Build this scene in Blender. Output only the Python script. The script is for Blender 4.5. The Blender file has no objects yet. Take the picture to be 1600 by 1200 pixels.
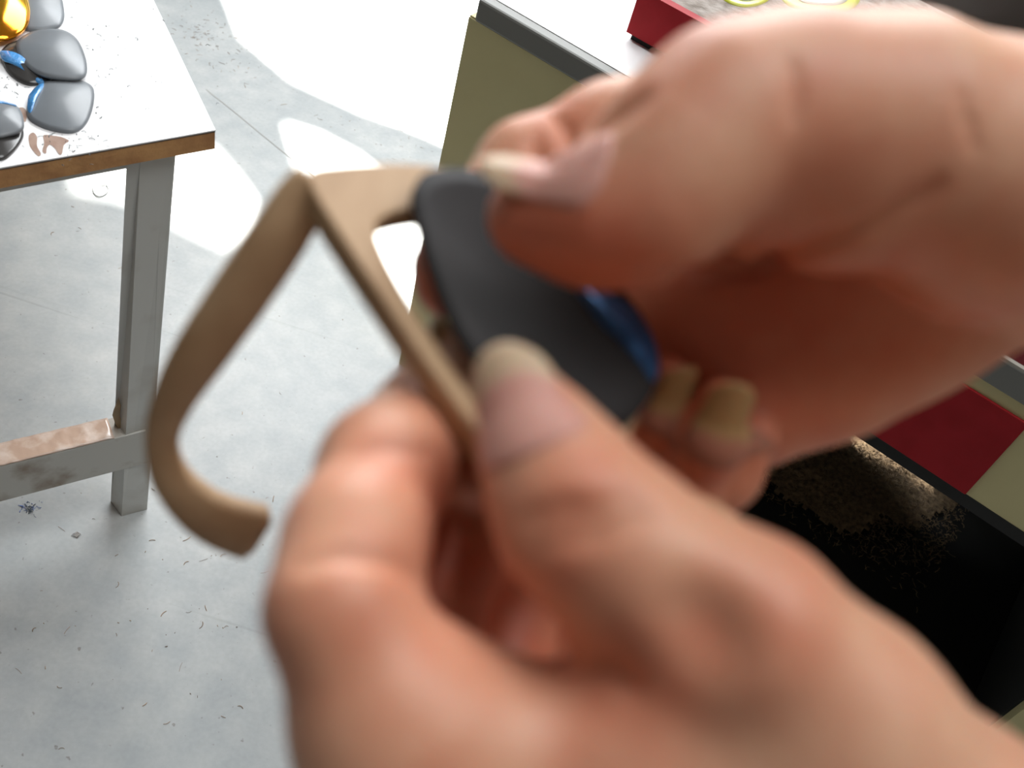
import bpy, bmesh, math, random
import numpy as np
from mathutils import Vector, Matrix

# ------------------------------------------------------------------ camera
FPX = 1556.0                       # focal length in pixels of the 1600x1200 frame
CAM_H, PITCH, ROLL = 1.1026, math.radians(45), math.radians(18)
S = bpy.context.scene
COL = S.collection
_F = np.array([0, math.cos(PITCH), -math.sin(PITCH)])
_R0 = np.array([1.0, 0, 0]); _U0 = np.cross(_R0, _F)
_R = math.cos(ROLL)*_R0 + math.sin(ROLL)*_U0
_U = math.cos(ROLL)*_U0 - math.sin(ROLL)*_R0
CAM_O = np.array([0, 0, CAM_H])
CAM_M = np.array([_R, _U, -_F]).T              # camera space -> world
cd = bpy.data.cameras.new('camera'); cam = bpy.data.objects.new('camera', cd); COL.objects.link(cam)
cd.sensor_width = 36.0; cd.lens = FPX/1600*36; cd.clip_start = 0.01
M = Matrix([[*CAM_M[0], 0], [*CAM_M[1], 0], [*CAM_M[2], CAM_H], [0, 0, 0, 1]])
cam.matrix_world = M
cd.dof.use_dof = True; cd.dof.focus_distance = 1.12; cd.dof.aperture_fstop = 9.0
S.camera = cam

# ------------------------------------------------------------------ world, sun, window light, exposure
W = bpy.data.worlds.new('world'); S.world = W; W.use_nodes = True
W.node_tree.nodes['Background'].inputs[0].default_value = (0.80, 0.90, 1.0, 1)
W.node_tree.nodes['Background'].inputs[1].default_value = 0.9
SUN_DIR = np.array([0.18, -1.0, -1.0]); SUN_DIR /= np.linalg.norm(SUN_DIR)      # the way the light travels
sd = bpy.data.lights.new('sun', 'SUN'); sun = bpy.data.objects.new('sun', sd); COL.objects.link(sun)
sd.energy = 22.0; sd.angle = math.radians(1.0); sd.color = (1.0, 0.97, 0.90)
sun.rotation_euler = Vector(SUN_DIR).to_track_quat('-Z', 'Y').to_euler()
ad = bpy.data.lights.new('window_daylight', 'AREA'); al = bpy.data.objects.new('window_daylight', ad); COL.objects.link(al)
ad.shape = 'RECTANGLE'; ad.size = 2.4; ad.size_y = 1.0; ad.energy = 110.0; ad.color = (0.95, 0.98, 1.0)
al.location = (-0.3, 2.8, 1.9)
al.rotation_euler = (Vector((0, 0.2, 0.7)) - Vector(al.location)).to_track_quat('-Z', 'Y').to_euler()
kd = bpy.data.lights.new('overhead_fill', 'AREA'); kl = bpy.data.objects.new('overhead_fill', kd); COL.objects.link(kl)  # added overhead light to brighten the hands, no opening in the ceiling
kd.shape = 'RECTANGLE'; kd.size = 2.2; kd.size_y = 1.2; kd.energy = 60.0; kd.color = (0.97, 0.985, 1.0)
kl.location = (0.7, 0.75, 3.25)
VS = S.view_settings
VS.view_transform = 'Standard'; VS.look = 'None'; VS.gamma = 1.0; VS.use_curve_mapping = False
VS.exposure = 0.0

# ------------------------------------------------------------------ helpers
def ray(x, y):
    return CAM_M @ np.array([(x-800)/FPX, -(y-600)/FPX, -1.0])
def at(x, y, z=0.0):                # point of the horizontal plane at height z
    v = ray(x, y); return CAM_O + v*((z-CAM_H)/v[2])
def dep(x, y, mm):                  # camera-space point in metres at a depth in millimetres
    z = mm/1000.0
    return np.array([(x-800)/FPX*z, -(y-600)/FPX*z, -z])
def to_world(p):
    return np.asarray(p) @ CAM_M.T + CAM_O

def mesh_obj(name, verts, faces, mat, parent=None, smooth=False):
    me = bpy.data.meshes.new(name)
    me.from_pydata([tuple(map(float, v)) for v in verts], [], [tuple(map(int, f)) for f in faces])
    me.update()
    if smooth:
        me.polygons.foreach_set('use_smooth', [True]*len(me.polygons))
    if mat: me.materials.append(mat)
    o = bpy.data.objects.new(name, me); COL.objects.link(o)
    if parent is not None: o.parent = parent
    return o
def fix_normals(o):
    bm = bmesh.new(); bm.from_mesh(o.data)
    bmesh.ops.recalc_face_normals(bm, faces=bm.faces); bm.to_mesh(o.data); bm.free()
def bevel(o, w, seg=2):
    m = o.modifiers.new('bevel', 'BEVEL'); m.width = w; m.segments = seg; m.limit_method = 'ANGLE'
    return o
def hexa(name, q0, q1, mat, parent=None, bev=0.0):
    """solid between two quads with matching corners"""
    o = mesh_obj(name, list(q0)+list(q1), [(0,1,2,3),(7,6,5,4),(0,4,5,1),(1,5,6,2),(2,6,7,3),(3,7,4,0)], mat, parent)
    fix_normals(o)
    if bev: bevel(o, bev)
    return o
def empty(name, loc=(0,0,0)):
    o = bpy.data.objects.new(name, None); COL.objects.link(o); o.location = loc; o.empty_display_size = 0.05
    return o
def tag(o, label=None, cat=None, group=None, kind=None):
    if label: o['label'] = label
    if cat: o['category'] = cat
    if group: o['group'] = group
    if kind: o['kind'] = kind
    return o
def adopt(child, parent):           # parent with the child kept in place
    child.parent = parent
    child.matrix_parent_inverse = Matrix.Translation(parent.location).inverted() if parent.type == 'EMPTY' else Matrix.Identity(4)

# ------------------------------------------------------------------ materials
def mat(name, color, rough=0.6, metal=0.0, noise=None, bump=None, spec=0.5, coat=0.0):
    """noise = (scale, second colour, lo, hi[, stretch])   bump = (scale, strength, distance)"""
    m = bpy.data.materials.new(name); m.use_nodes = True
    nt = m.node_tree; b = nt.nodes['Principled BSDF']
    b.inputs['Base Color'].default_value = (*color, 1); b.inputs['Roughness'].default_value = rough
    b.inputs['Metallic'].default_value = metal; b.inputs['Specular IOR Level'].default_value = spec
    b.inputs['Coat Weight'].default_value = coat
    tc = nt.nodes.new('ShaderNodeTexCoord')
    if noise:
        sc, c2, lo, hi = noise[:4]
        mp = nt.nodes.new('ShaderNodeMapping'); nt.links.new(tc.outputs['Object'], mp.inputs[0])
        if len(noise) > 4: mp.inputs['Scale'].default_value = noise[4]
        n = nt.nodes.new('ShaderNodeTexNoise'); n.inputs['Scale'].default_value = sc; n.inputs['Detail'].default_value = 6
        nt.links.new(mp.outputs[0], n.inputs[0])
        r = nt.nodes.new('ShaderNodeValToRGB'); r.color_ramp.elements[0].position = lo; r.color_ramp.elements[1].position = hi
        r.color_ramp.elements[0].color = (*color, 1); r.color_ramp.elements[1].color = (*c2, 1)
        nt.links.new(n.outputs[0], r.inputs[0]); nt.links.new(r.outputs[0], b.inputs['Base Color'])
    if bump:
        n2 = nt.nodes.new('ShaderNodeTexNoise'); n2.inputs['Scale'].default_value = bump[0]; n2.inputs['Detail'].default_value = 5
        nt.links.new(tc.outputs['Object'], n2.inputs[0])
        bp = nt.nodes.new('ShaderNodeBump'); bp.inputs['Strength'].default_value = bump[1]; bp.inputs['Distance'].default_value = bump[2]
        nt.links.new(n2.outputs[0], bp.inputs['Height']); nt.links.new(bp.outputs[0], b.inputs['Normal'])
    return m

def skin_material():
    m = bpy.data.materials.new('skin'); m.use_nodes = True
    nt = m.node_tree; b = nt.nodes['Principled BSDF']
    at_ = nt.nodes.new('ShaderNodeAttribute'); at_.attribute_name = 'flush'
    tc = nt.nodes.new('ShaderNodeTexCoord')
    n = nt.nodes.new('ShaderNodeTexNoise'); n.inputs['Scale'].default_value = 70; n.inputs['Detail'].default_value = 4
    nt.links.new(tc.outputs['Object'], n.inputs[0])
    ad_ = nt.nodes.new('ShaderNodeMath'); ad_.operation = 'MULTIPLY_ADD'; ad_.inputs[1].default_value = 0.9; ad_.inputs[2].default_value = -0.36
    nt.links.new(n.outputs[0], ad_.inputs[0])
    ac = nt.nodes.new('ShaderNodeMath'); ac.operation = 'ADD'; ac.use_clamp = True
    nt.links.new(at_.outputs['Fac'], ac.inputs[0]); nt.links.new(ad_.outputs[0], ac.inputs[1])
    r = nt.nodes.new('ShaderNodeValToRGB')
    r.color_ramp.elements[0].color = (0.72, 0.405, 0.26, 1); r.color_ramp.elements[1].color = (0.60, 0.175, 0.095, 1)
    nt.links.new(ac.outputs[0], r.inputs[0]); nt.links.new(r.outputs[0], b.inputs['Base Color'])
    b.inputs['Roughness'].default_value = 0.48; b.inputs['Specular IOR Level'].default_value = 0.4
    b.inputs['Subsurface Weight'].default_value = 0.25; b.inputs['Subsurface Scale'].default_value = 0.004
    b.inputs['Subsurface Radius'].default_value = (1.0, 0.35, 0.2)
    n2 = nt.nodes.new('ShaderNodeTexNoise'); n2.inputs['Scale'].default_value = 900; nt.links.new(tc.outputs['Object'], n2.inputs[0])
    bp = nt.nodes.new('ShaderNodeBump'); bp.inputs['Strength'].default_value = 0.25; bp.inputs['Distance'].default_value = 0.0006
    nt.links.new(n2.outputs[0], bp.inputs['Height']); nt.links.new(bp.outputs[0], b.inputs['Normal'])
    return m
def nail_material(name, bed, edge, cut):
    m = bpy.data.materials.new(name); m.use_nodes = True
    nt = m.node_tree; b = nt.nodes['Principled BSDF']
    a = nt.nodes.new('ShaderNodeAttribute'); a.attribute_name = 'along'
    r = nt.nodes.new('ShaderNodeValToRGB')
    r.color_ramp.elements[0].position = cut-0.07; r.color_ramp.elements[1].position = cut+0.07
    r.color_ramp.elements[0].color = (*bed, 1); r.color_ramp.elements[1].color = (*edge, 1)
    nt.links.new(a.outputs['Fac'], r.inputs[0]); nt.links.new(r.outputs[0], b.inputs['Base Color'])
    b.inputs['Roughness'].default_value = 0.5; b.inputs['Specular IOR Level'].default_value = 0.3
    b.inputs['Subsurface Weight'].default_value = 0.2; b.inputs['Subsurface Scale'].default_value = 0.002
    return m
def floor_material():
    m = bpy.data.materials.new('concrete'); m.use_nodes = True
    nt = m.node_tree; L = nt.links.new; N = nt.nodes.new
    b = nt.nodes['Principled BSDF']; b.inputs['Roughness'].default_value = 0.42
    tc = N('ShaderNodeTexCoord')
    def noise(sc, det, lo, hi, c1, c2, stretch=None, rot=0):
        mp = N('ShaderNodeMapping'); L(tc.outputs['Object'], mp.inputs[0])
        if stretch: mp.inputs['Scale'].default_value = stretch; mp.inputs['Rotation'].default_value = (0, 0, rot)
        n = N('ShaderNodeTexNoise'); n.inputs['Scale'].default_value = sc; n.inputs['Detail'].default_value = det; L(mp.outputs[0], n.inputs[0])
        r = N('ShaderNodeValToRGB'); r.color_ramp.elements[0].position = lo; r.color_ramp.elements[1].position = hi
        r.color_ramp.elements[0].color = (*c1, 1); r.color_ramp.elements[1].color = (*c2, 1); L(n.outputs[0], r.inputs[0]); return r
    base = noise(3.5, 8, 0.3, 0.72, (0.36, 0.38, 0.385), (0.46, 0.47, 0.468))
    blot = noise(22, 10, 0.35, 0.75, (0.86, 0.88, 0.89), (1.08, 1.07, 1.05))
    fine = noise(160, 3, 0.3, 0.7, (0.95, 0.95, 0.95), (1.04, 1.04, 1.04))
    spk = noise(120, 2, 0.70, 0.76, (1, 1, 1), (0.62, 0.58, 0.54))
    scr = noise(16, 3, 0.70, 0.74, (1, 1, 1), (0.86, 0.86, 0.85), (0.06, 3.2, 1), 0.66)
    scr2 = noise(14, 3, 0.70, 0.74, (1, 1, 1), (0.90, 0.90, 0.89), (0.05, 3.4, 1), -0.6)
    cur = base
    for t in (blot, fine, spk, scr, scr2):
        x = N('ShaderNodeMix'); x.data_type = 'RGBA'; x.blend_type = 'MULTIPLY'; x.inputs[0].default_value = 1
        L(cur.outputs[0] if cur is base else cur.outputs[2], x.inputs[6]); L(t.outputs[0], x.inputs[7]); cur = x
    L(cur.outputs[2], b.inputs['Base Color'])
    return m

M_SKIN = skin_material()
M_NAIL = nail_material('nail_pink', (0.62, 0.31, 0.25), (0.60, 0.44, 0.29), 0.72)
M_NAIL2 = nail_material('nail_long', (0.38, 0.16, 0.105), (0.38, 0.235, 0.10), 0.34)
M_FLOOR = floor_material()
M_LAM = mat('white_laminate', (0.90, 0.89, 0.89), 0.35, noise=(9, (0.84, 0.82, 0.81), 0.45, 0.75))
M_LAMEDGE = mat('laminate_dark_line', (0.06, 0.045, 0.035), 0.6)
M_CORE = mat('chipboard', (0.56, 0.30, 0.12), 0.8, noise=(30, (0.38, 0.18, 0.07), 0.42, 0.68), bump=(200, 0.4, 0.002))
M_LEG = mat('grey_white_paint', (0.55, 0.55, 0.52), 0.45, noise=(14, (0.44, 0.42, 0.38), 0.5, 0.72))
M_STRET = mat('scuffed_paint', (0.50, 0.49, 0.45), 0.5, noise=(18, (0.25, 0.19, 0.14), 0.52, 0.70))
M_TAPE = mat('brown_packing_tape', (0.50, 0.36, 0.28), 0.22, noise=(40, (0.66, 0.55, 0.48), 0.42, 0.62), bump=(30, 0.6, 0.0015), coat=0.4)
M_WOOD = mat('pale_raw_wood', (0.48, 0.31, 0.17), 0.62, noise=(60, (0.38, 0.225, 0.11), 0.40, 0.66, (1, 0.25, 1)), bump=(500, 0.2, 0.0005))
M_LENS = mat('dark_grey_lens', (0.024, 0.022, 0.022), 0.55, noise=(30, (0.030, 0.028, 0.027), 0.4, 0.7), spec=0.08)
M_BLUE = mat('blue_coat_reflection', (0.045, 0.15, 0.36), 0.28, metal=0.5)
M_GLENS = mat('grey_mirror_lens', (0.17, 0.185, 0.20), 0.36, metal=0.0, noise=(20, (0.14, 0.15, 0.16), 0.4, 0.7), spec=0.4)
M_DLENS = mat('smoke_lens', (0.05, 0.047, 0.045), 0.2)
M_ORANGE = mat('orange_mirror_lens', (1.0, 0.36, 0.02), 0.10, metal=0.9, noise=(14, (1.0, 0.62, 0.03), 0.35, 0.65))
M_FILM = mat('blue_film', (0.06, 0.28, 0.62), 0.25, coat=0.6, bump=(300, 0.8, 0.002))
M_CREAM = mat('cream_paint', (0.60, 0.54, 0.28), 0.6, noise=(8, (0.55, 0.49, 0.25), 0.4, 0.7))
M_BAND = mat('grey_edge_band', (0.17, 0.17, 0.155), 0.5)
M_RED = mat('red_laminate', (0.36, 0.016, 0.022), 0.5, noise=(25, (0.30, 0.012, 0.016), 0.4, 0.7), spec=0.12)
M_LIP = mat('pale_edge_strip', (0.36, 0.34, 0.29), 0.5)
M_RED_SHADED = mat('red_laminate_shaded', (0.085, 0.012, 0.013), 0.5, noise=(25, (0.065, 0.009, 0.01), 0.4, 0.7), spec=0.15)  # red laminate darkened in colour for the shadow on the cabinet top
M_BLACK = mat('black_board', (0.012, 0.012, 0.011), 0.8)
M_DUST = mat('sanding_dust_top', (0.34, 0.295, 0.26), 0.9, noise=(55, (0.18, 0.145, 0.12), 0.38, 0.66), bump=(120, 0.8, 0.004))
M_DGREY = mat('dark_grey_housing', (0.085, 0.085, 0.075), 0.5)
M_FIBRE = mat('sawdust_fibre', (0.36, 0.25, 0.14), 0.9, noise=(140, (0.15, 0.10, 0.06), 0.35, 0.65))
M_YEL = mat('yellow_green_rim', (0.55, 0.58, 0.05), 0.3)
M_PALE = mat('pale_lens', (0.62, 0.70, 0.64), 0.15, coat=0.5)
M_STAIN = mat('glue_stain', (0.24, 0.13, 0.085), 0.5, noise=(60, (0.34, 0.22, 0.16), 0.4, 0.65))
M_SHAV = mat('wood_shaving', (0.42, 0.30, 0.20), 0.8, noise=(30, (0.20, 0.15, 0.11), 0.4, 0.6))
M_METAL = mat('bright_metal', (0.8, 0.8, 0.8), 0.25, metal=1.0)
M_WIRE = mat('grey_wire', (0.16, 0.17, 0.17), 0.5)
M_CRUMB = mat('blue_crumbs', (0.16, 0.24, 0.55), 0.6, noise=(90, (0.08, 0.10, 0.12), 0.45, 0.55))
M_WALL = mat('plaster', (0.22, 0.22, 0.21), 0.9)
M_WALLD = mat('warm_panelling', (0.19, 0.165, 0.14), 0.8)
M_CEIL = mat('ceiling_board', (0.25, 0.25, 0.24), 0.9)
M_SEAM = mat('floor_joint', (0.36, 0.36, 0.34), 0.9)
M_BROWNBIT = mat('torn_tape', (0.30, 0.20, 0.10), 0.4)

# ------------------------------------------------------------------ room shell
fl = mesh_obj('floor', [(-5,-3,0),(5,-3,0),(5,4,0),(-5,4,0),(-5,-3,-0.1),(5,-3,-0.1),(5,4,-0.1),(-5,4,-0.1)],
              [(0,1,2,3),(7,6,5,4),(0,4,5,1),(1,5,6,2),(2,6,7,3),(3,7,4,0)], M_FLOOR)
tag(fl, kind='structure')
# back wall at y = 3 with unseen openings invented to shape the sun pools
WALL_Y = 3.0
def wall_xz(p):                     # where the sun ray that ends at p crosses the wall
    t = (WALL_Y - p[1])/(-SUN_DIR[1]); q = np.asarray(p) - SUN_DIR*t
    return (q[0], q[2])
def floor_poly(px): return [wall_xz(at(x, y, 0)) for x, y in px]
openings = [
    floor_poly([(330,-40),(372,62),(455,130),(560,178),(640,206),(720,240),(900,240),(900,-40)]),
    floor_poly([(438,184),(500,204),(560,236),(640,300),(760,420),(760,520),(650,500),(560,410),(500,330),(462,262)]),
    floor_poly([(120,225),(335,225),(372,270),(400,310),(396,360),(355,392),(290,362),(200,318),(110,300)]),
]
def bench_floor(s, d):              # floor point under the bench line, see the bench units below
    a = at(752, 0, 0.6); b = at(960, 122, 0.6); u_ = (b-a)/np.linalg.norm(b-a); i_ = np.array([-u_[1], u_[0], 0])
    p = a + u_*s + i_*d; return np.array([p[0], p[1], 0.02])
openings.append([wall_xz(bench_floor(s_, d_)) for s_, d_ in ((0.36,0.32),(0.57,0.335),(0.66,0.385),(0.76,0.455),(0.76,0.60),(0.36,0.60))])  # opening added so a strip of sun falls on the sawdust
def wall_with_holes(name, rect, holes, thick, material):
    cu = bpy.data.curves.new(name, 'CURVE'); cu.dimensions = '2D'; cu.fill_mode = 'BOTH'
    x0, z0, x1, z1 = rect
    for poly in [[(x0,z0),(x1,z0),(x1,z1),(x0,z1)]] + holes:
        sp = cu.splines.new('POLY'); sp.points.add(len(poly)-1); sp.use_cyclic_u = True
        for p, q in zip(sp.points, poly): p.co = (q[0], q[1], 0, 1)
    cu.extrude = thick/2
    tmp = bpy.data.objects.new(name, cu); COL.objects.link(tmp)
    dg = bpy.context.evaluated_depsgraph_get()
    me = bpy.data.meshes.new_from_object(tmp.evaluated_get(dg))
    bpy.data.objects.remove(tmp); bpy.data.curves.remove(cu)
    me.name = name; me.materials.clear(); me.materials.append(material)
    o = bpy.data.objects.new(name, me); COL.objects.link(o)
    return o
wb = wall_with_holes('wall_back', (-5, 0, 5, 3.3), openings, 0.02, M_WALL)
wb.rotation_euler = (math.pi/2, 0, 0); wb.location = (0, WALL_Y, 0); tag(wb, kind='structure')
def slab(name, a, b, m):
    (x0,y0,z0),(x1,y1,z1) = a, b
    return tag(hexa(name, [(x0,y0,z0),(x1,y0,z0),(x1,y1,z0),(x0,y1,z0)], [(x0,y0,z1),(x1,y0,z1),(x1,y1,z1),(x0,y1,z1)], m), kind='structure')
slab('ceiling', (-5,-3,3.3), (5,3.02,3.4), M_CEIL)
slab('wall_right', (2.2,-2,0), (2.3,WALL_Y,3.3), M_WALLD)
slab('wall_left', (-3.3,-2,0), (-3.2,WALL_Y,3.3), M_WALL)
slab('wall_front', (-3.2,-2,0), (2.2,-1.9,3.3), M_WALLD)

# ------------------------------------------------------------------ low work table (left)
TZ = 0.56
tc_ = at(337, 203, TZ); tp = at(0, 262, TZ); tq = at(240, 0, TZ)
ea = (tp-tc_)/np.linalg.norm(tp-tc_); eb = (tq-tc_)/np.linalg.norm(tq-tc_)
TA, TB = 0.92, 1.05
def tpt(a, b, z): p = tc_ + ea*a + eb*b; return np.array([p[0], p[1], z])
table = empty('work_table', tuple(tpt(0.3, 0.3, 0)))
tag(table, 'low work table with white laminate top, brown chipboard edge and painted legs', 'table')
def tslab(name, a0, a1, b0, b1, z0, z1, m, bev=0):
    q = [(a0,b0),(a1,b0),(a1,b1),(a0,b1)]
    o = hexa(name, [tpt(a,b,z0) for a,b in q], [tpt(a,b,z1) for a,b in q], m, bev=bev); adopt(o, table); return o
tslab('laminate', 0, TA, 0, TB, TZ-0.0012, TZ, M_LAM)
tslab('laminate_edge', 0.0003, TA, 0.0003, TB, TZ-0.0026, TZ-0.0012, M_LAMEDGE)
tslab('core_board', 0.0005, TA, 0.0005, TB, TZ-0.0205, TZ-0.0026, M_CORE)
# leg seen in the photograph: three of its corners on the floor and under the top
gl, gm, gr = at(173,783), at(190,807), at(230,796)
hl, hm, hr = at(201,249,0.5395), at(220,246,0.5395), at(272,235,0.5395)
def leg_quads(da, db):
    sh = ea*da + eb*db
    lo = [gl+sh, gm+sh, gr+sh, gl+gr-gm+sh]; hi = [hl+sh, hm+sh, hr+sh, hl+hr-hm+sh]
    return lo, hi
for da, db in ((0,0), (0.74,0), (0,0.94), (0.74,0.94)):
    lo, hi = leg_quads(da, db)
    adopt(hexa('leg', lo, hi, M_LEG, bev=0.0015), table)
# aprons under the top
ap0 = hm + eb*0.004
def beam(name, p, q, w, z0, z1, m, par, bev=0.001):
    d = (q-p)/np.linalg.norm(q-p); s = np.array([-d[1], d[0], 0])*w
    quad = [p, q, q+s, p+s]
    o = hexa(name, [(*v[:2], z0) for v in quad], [(*v[:2], z1) for v in quad], m, bev=bev); adopt(o, par); return o
beam('apron', hm+ea*0.70+eb*0.008, hm+eb*0.008, 0.018, 0.524, 0.5395, M_LEG, table)
beam('apron', hr+eb*0.04, hr+eb*0.92, 0.018, 0.524, 0.5395, M_LEG, table)
# stretcher flush with the front of the leg: heights read on that face
fdir = (gr-gm)/np.linalg.norm(gr-gm); fn = np.array([fdir[1], -fdir[0], 0])
lean = (hm-gm)/0.5395
def on_leg_front(x, y):
    v = ray(x, y); nn = np.cross(fdir, lean); nn /= np.linalg.norm(nn)
    return CAM_O + v*(((gm-CAM_O)@nn)/(v@nn))
f_tr, f_br = on_leg_front(228, 672), on_leg_front(232, 722)
f_tl, f_bl = on_leg_front(0, 728), on_leg_front(0, 783)
ext = 4.2
f_tl = f_tr + (f_tl-f_tr)*ext; f_bl = f_br + (f_bl-f_br)*ext
off = -fn*0.001; inn = fn*0
back_l = at(0, 687, f_tl[2]); 
side = np.array([-fdir[1], fdir[0], 0]);
if side[1] < 0: side = -side
depth_s = 0.030
outw = -side*0.0012
st = [f_tl+outw, f_tr+outw, f_tr+side*depth_s, f_tl+side*depth_s]; sb = [f_bl+outw, f_br+outw, f_br+side*depth_s, f_bl+side*depth_s]
stretcher = hexa('stretcher', sb, st, M_STRET, bev=0.001); adopt(stretcher, table)
# crumpled brown tape along the top of the stretcher
end = f_tr + (f_tl-f_tr)*0.054
nx, ny = 170, 8; vs = []; fs = []
rnd = random.Random(4)
for i in range(nx+1):
    wr = rnd.uniform(-1, 1)
    for j in range(ny+1):
        t, s_ = i/nx, j/ny
        p = end + (f_tl-end)*t + side*(depth_s*(-0.04+1.06*s_))
        h = 0.0012 + 0.0011*abs(math.sin(i*0.45+0.5*wr+2.2*s_))*rnd.random() + 0.0005*wr*(i % 7 == 0)
        vs.append((p[0], p[1], p[2]+max(0.0005, h)))
for i in range(nx):
    for j in range(ny):
        a = i*(ny+1)+j; fs.append((a, a+1, a+ny+2, a+ny+1))
tape = mesh_obj('packing_tape', vs, fs, M_TAPE, None, True); tape.parent = stretcher
sm = tape.modifiers.new('thick', 'SOLIDIFY'); sm.thickness = 0.0004
# torn flap of tape sticking up where the stretcher meets the leg
fp = [(178,642),(186,622),(189,634),(187,650),(194,668),(190,676),(180,662),(176,650)]
lf = f_tr + (f_tl-f_tr)*0.077
nn_ = side
def on_vert(x, y, p0, nrm):
    v = ray(x, y); return CAM_O + v*(((p0-CAM_O)@nrm)/(v@nrm))
pl = [on_vert(x, y, lf+side*0.012, side) for x, y in fp]
flap = hexa_pts = mesh_obj('tape_flap', [p for p in pl]+[p+side*0.0015 for p in pl],
    [tuple(range(8)), tuple(range(15,7,-1))]+[(i,(i+1)%8,(i+1)%8+8,i+8) for i in range(8)], M_BROWNBIT); fix_normals(flap); flap.parent = stretcher

# ------------------------------------------------------------------ lenses lying on the table
def smooth_poly(px, n=48):
    P_ = np.array(px, float); m = len(P_); out = []
    for k in range(n):
        t = k/n*m; i = int(t); u = t-i
        p0, p1, p2, p3 = P_[(i-1)%m], P_[i%m], P_[(i+1)%m], P_[(i+2)%m]
        out.append(0.5*((2*p1)+(-p0+p2)*u+(2*p0-5*p1+4*p2-p3)*u*u+(-p0+3*p1-3*p2+p3)*u**3))
    return np.array(out)
def lens_shell(name, outline, up, m, dome, thick, parent=None, rings=8):
    """outline: world points (n,3) of the rim; the dome bulges along up"""
    c = outline.mean(0); n = len(outline); vs = []; fs = []
    up = np.asarray(up, float)
    for side_ in (0, 1):
        for r in range(rings+1):
            k = 1-(r/rings)
            for p in outline:
                vs.append(c+(p-c)*k + up*(dome*(1-k*k)) - up*(thick*side_))
    def idx(s, r, j): return s*(rings+1)*n + r*n + (j % n)
    for s in (0, 1):
        for r in range(rings):
            for j in range(n):
                q = (idx(s,r,j), idx(s,r,j+1), idx(s,r+1,j+1), idx(s,r+1,j))
                fs.append(q if s == 0 else q[::-1])
    for j in range(n):
        fs.append((idx(0,0,j+1), idx(0,0,j), idx(1,0,j), idx(1,0,j+1)))
    o = mesh_obj(name, vs, fs, m, parent, True)
    bm = bmesh.new(); bm.from_mesh(o.data); bmesh.ops.remove_doubles(bm, verts=bm.verts, dist=1e-6)
    bmesh.ops.recalc_face_normals(bm, faces=bm.faces); bm.to_mesh(o.data); bm.free()
    o.data.polygons.foreach_set('use_smooth', [True]*len(o.data.polygons))
    return o
GL = 'loose lenses on the white table'
UPZ = np.array([0, 0, 1.0])
table_lenses = [
  # outline px, lift, dome, material, label, film outline
  ([(10,-25),(55,-40),(90,-15),(100,15),(98,35),(85,45),(55,49),(20,40),(-5,10)], 0.0012, 0.005, M_GLENS,
   'grey mirrored lens at the top of the table, partly under the orange one', None),
  ([(2,82),(22,66),(60,64),(95,90),(80,122),(50,133),(25,124),(8,106)], 0.0012, 0.006, M_DLENS,
   'dark lens with torn blue film, lying under the large grey lens', [(1,86),(14,88),(33,97),(48,110),(70,131),(58,131),(40,118),(22,108),(5,100)]),
  ([(26,68),(42,54),(68,47),(98,48),(120,62),(133,88),(136,112),(126,123),(104,125),(70,120),(46,108),(30,88)], 0.0065, 0.0055, M_GLENS,
   'large grey mirrored lens resting on the blue-filmed dark lens', None),
  ([(-60,-20),(-20,-50),(30,-25),(46,8),(44,38),(28,55),(5,63),(-30,60),(-60,30)], 0.0075, 0.0065, M_ORANGE,
   'orange and yellow mirrored lens in the corner of the table', None),
  ([(45,155),(55,138),(75,127),(110,125),(135,130),(147,142),(145,168),(135,192),(118,206),(92,206),(62,197),(43,182)], 0.0012, 0.0055, M_GLENS,
   'squarish grey mirrored lens with blue film on one corner, next to a brown stain', [(45,157),(52,147),(67,131),(68,142),(58,160),(50,178),(44,176)]),
  ([(-40,190),(-10,172),(18,180),(34,198),(36,215),(20,238),(0,250),(-40,245)], 0.0012, 0.005, M_DLENS,
   'dark-rimmed lens at the left border, below the pale grey-blue lens', None),
  ([(-45,170),(-10,160),(15,163),(30,170),(37,187),(35,203),(15,212),(-10,215),(-45,200)], 0.0078, 0.005, M_GLENS,
   'pale grey-blue lens on top of a dark-rimmed lens at the left border', [(-20,158),(0,159),(18,164),(26,169),(4,167),(-20,172)]),
]
for px, lift, dome, m, lab, film in table_lenses:
    z = TZ + lift
    ol = smooth_poly(px); pts = np.array([at(x, y, z) for x, y in ol])
    lo = lens_shell('lens', pts, UPZ, m, dome, 0.0020)
    # settle: dome starts at the rim, so the rim underside sits on the table
    lo.location = (0, 0, 0.0010)
    tag(lo, lab, 'lens', GL)
    if film:
        c = pts.mean(0); rad = np.linalg.norm(pts[:, :2]-c[:2], axis=1).mean()
        fo = smooth_poly(film, 28); vs = []
        for (x, y) in fo:
            p = at(x, y, z); k = min(1.0, np.linalg.norm(p[:2]-c[:2])/rad); vs.append(p + UPZ*(dome*(1-k*k)+0.0006))
        top = [tuple(v) for v in vs]; n = len(top)
        cc = np.mean(vs, 0) + UPZ*0.0012
        vv = top + [tuple(cc)] + [(a, b, h-0.0015) for a, b, h in top]
        ff = [(i, (i+1) % n, n) for i in range(n)] + [((i+1) % n, i, n+1+i, n+1+(i+1) % n) for i in range(n)]
        fo_ = mesh_obj('protective_film', vv, ff, M_FILM, lo, True); fix_normals(fo_)
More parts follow.
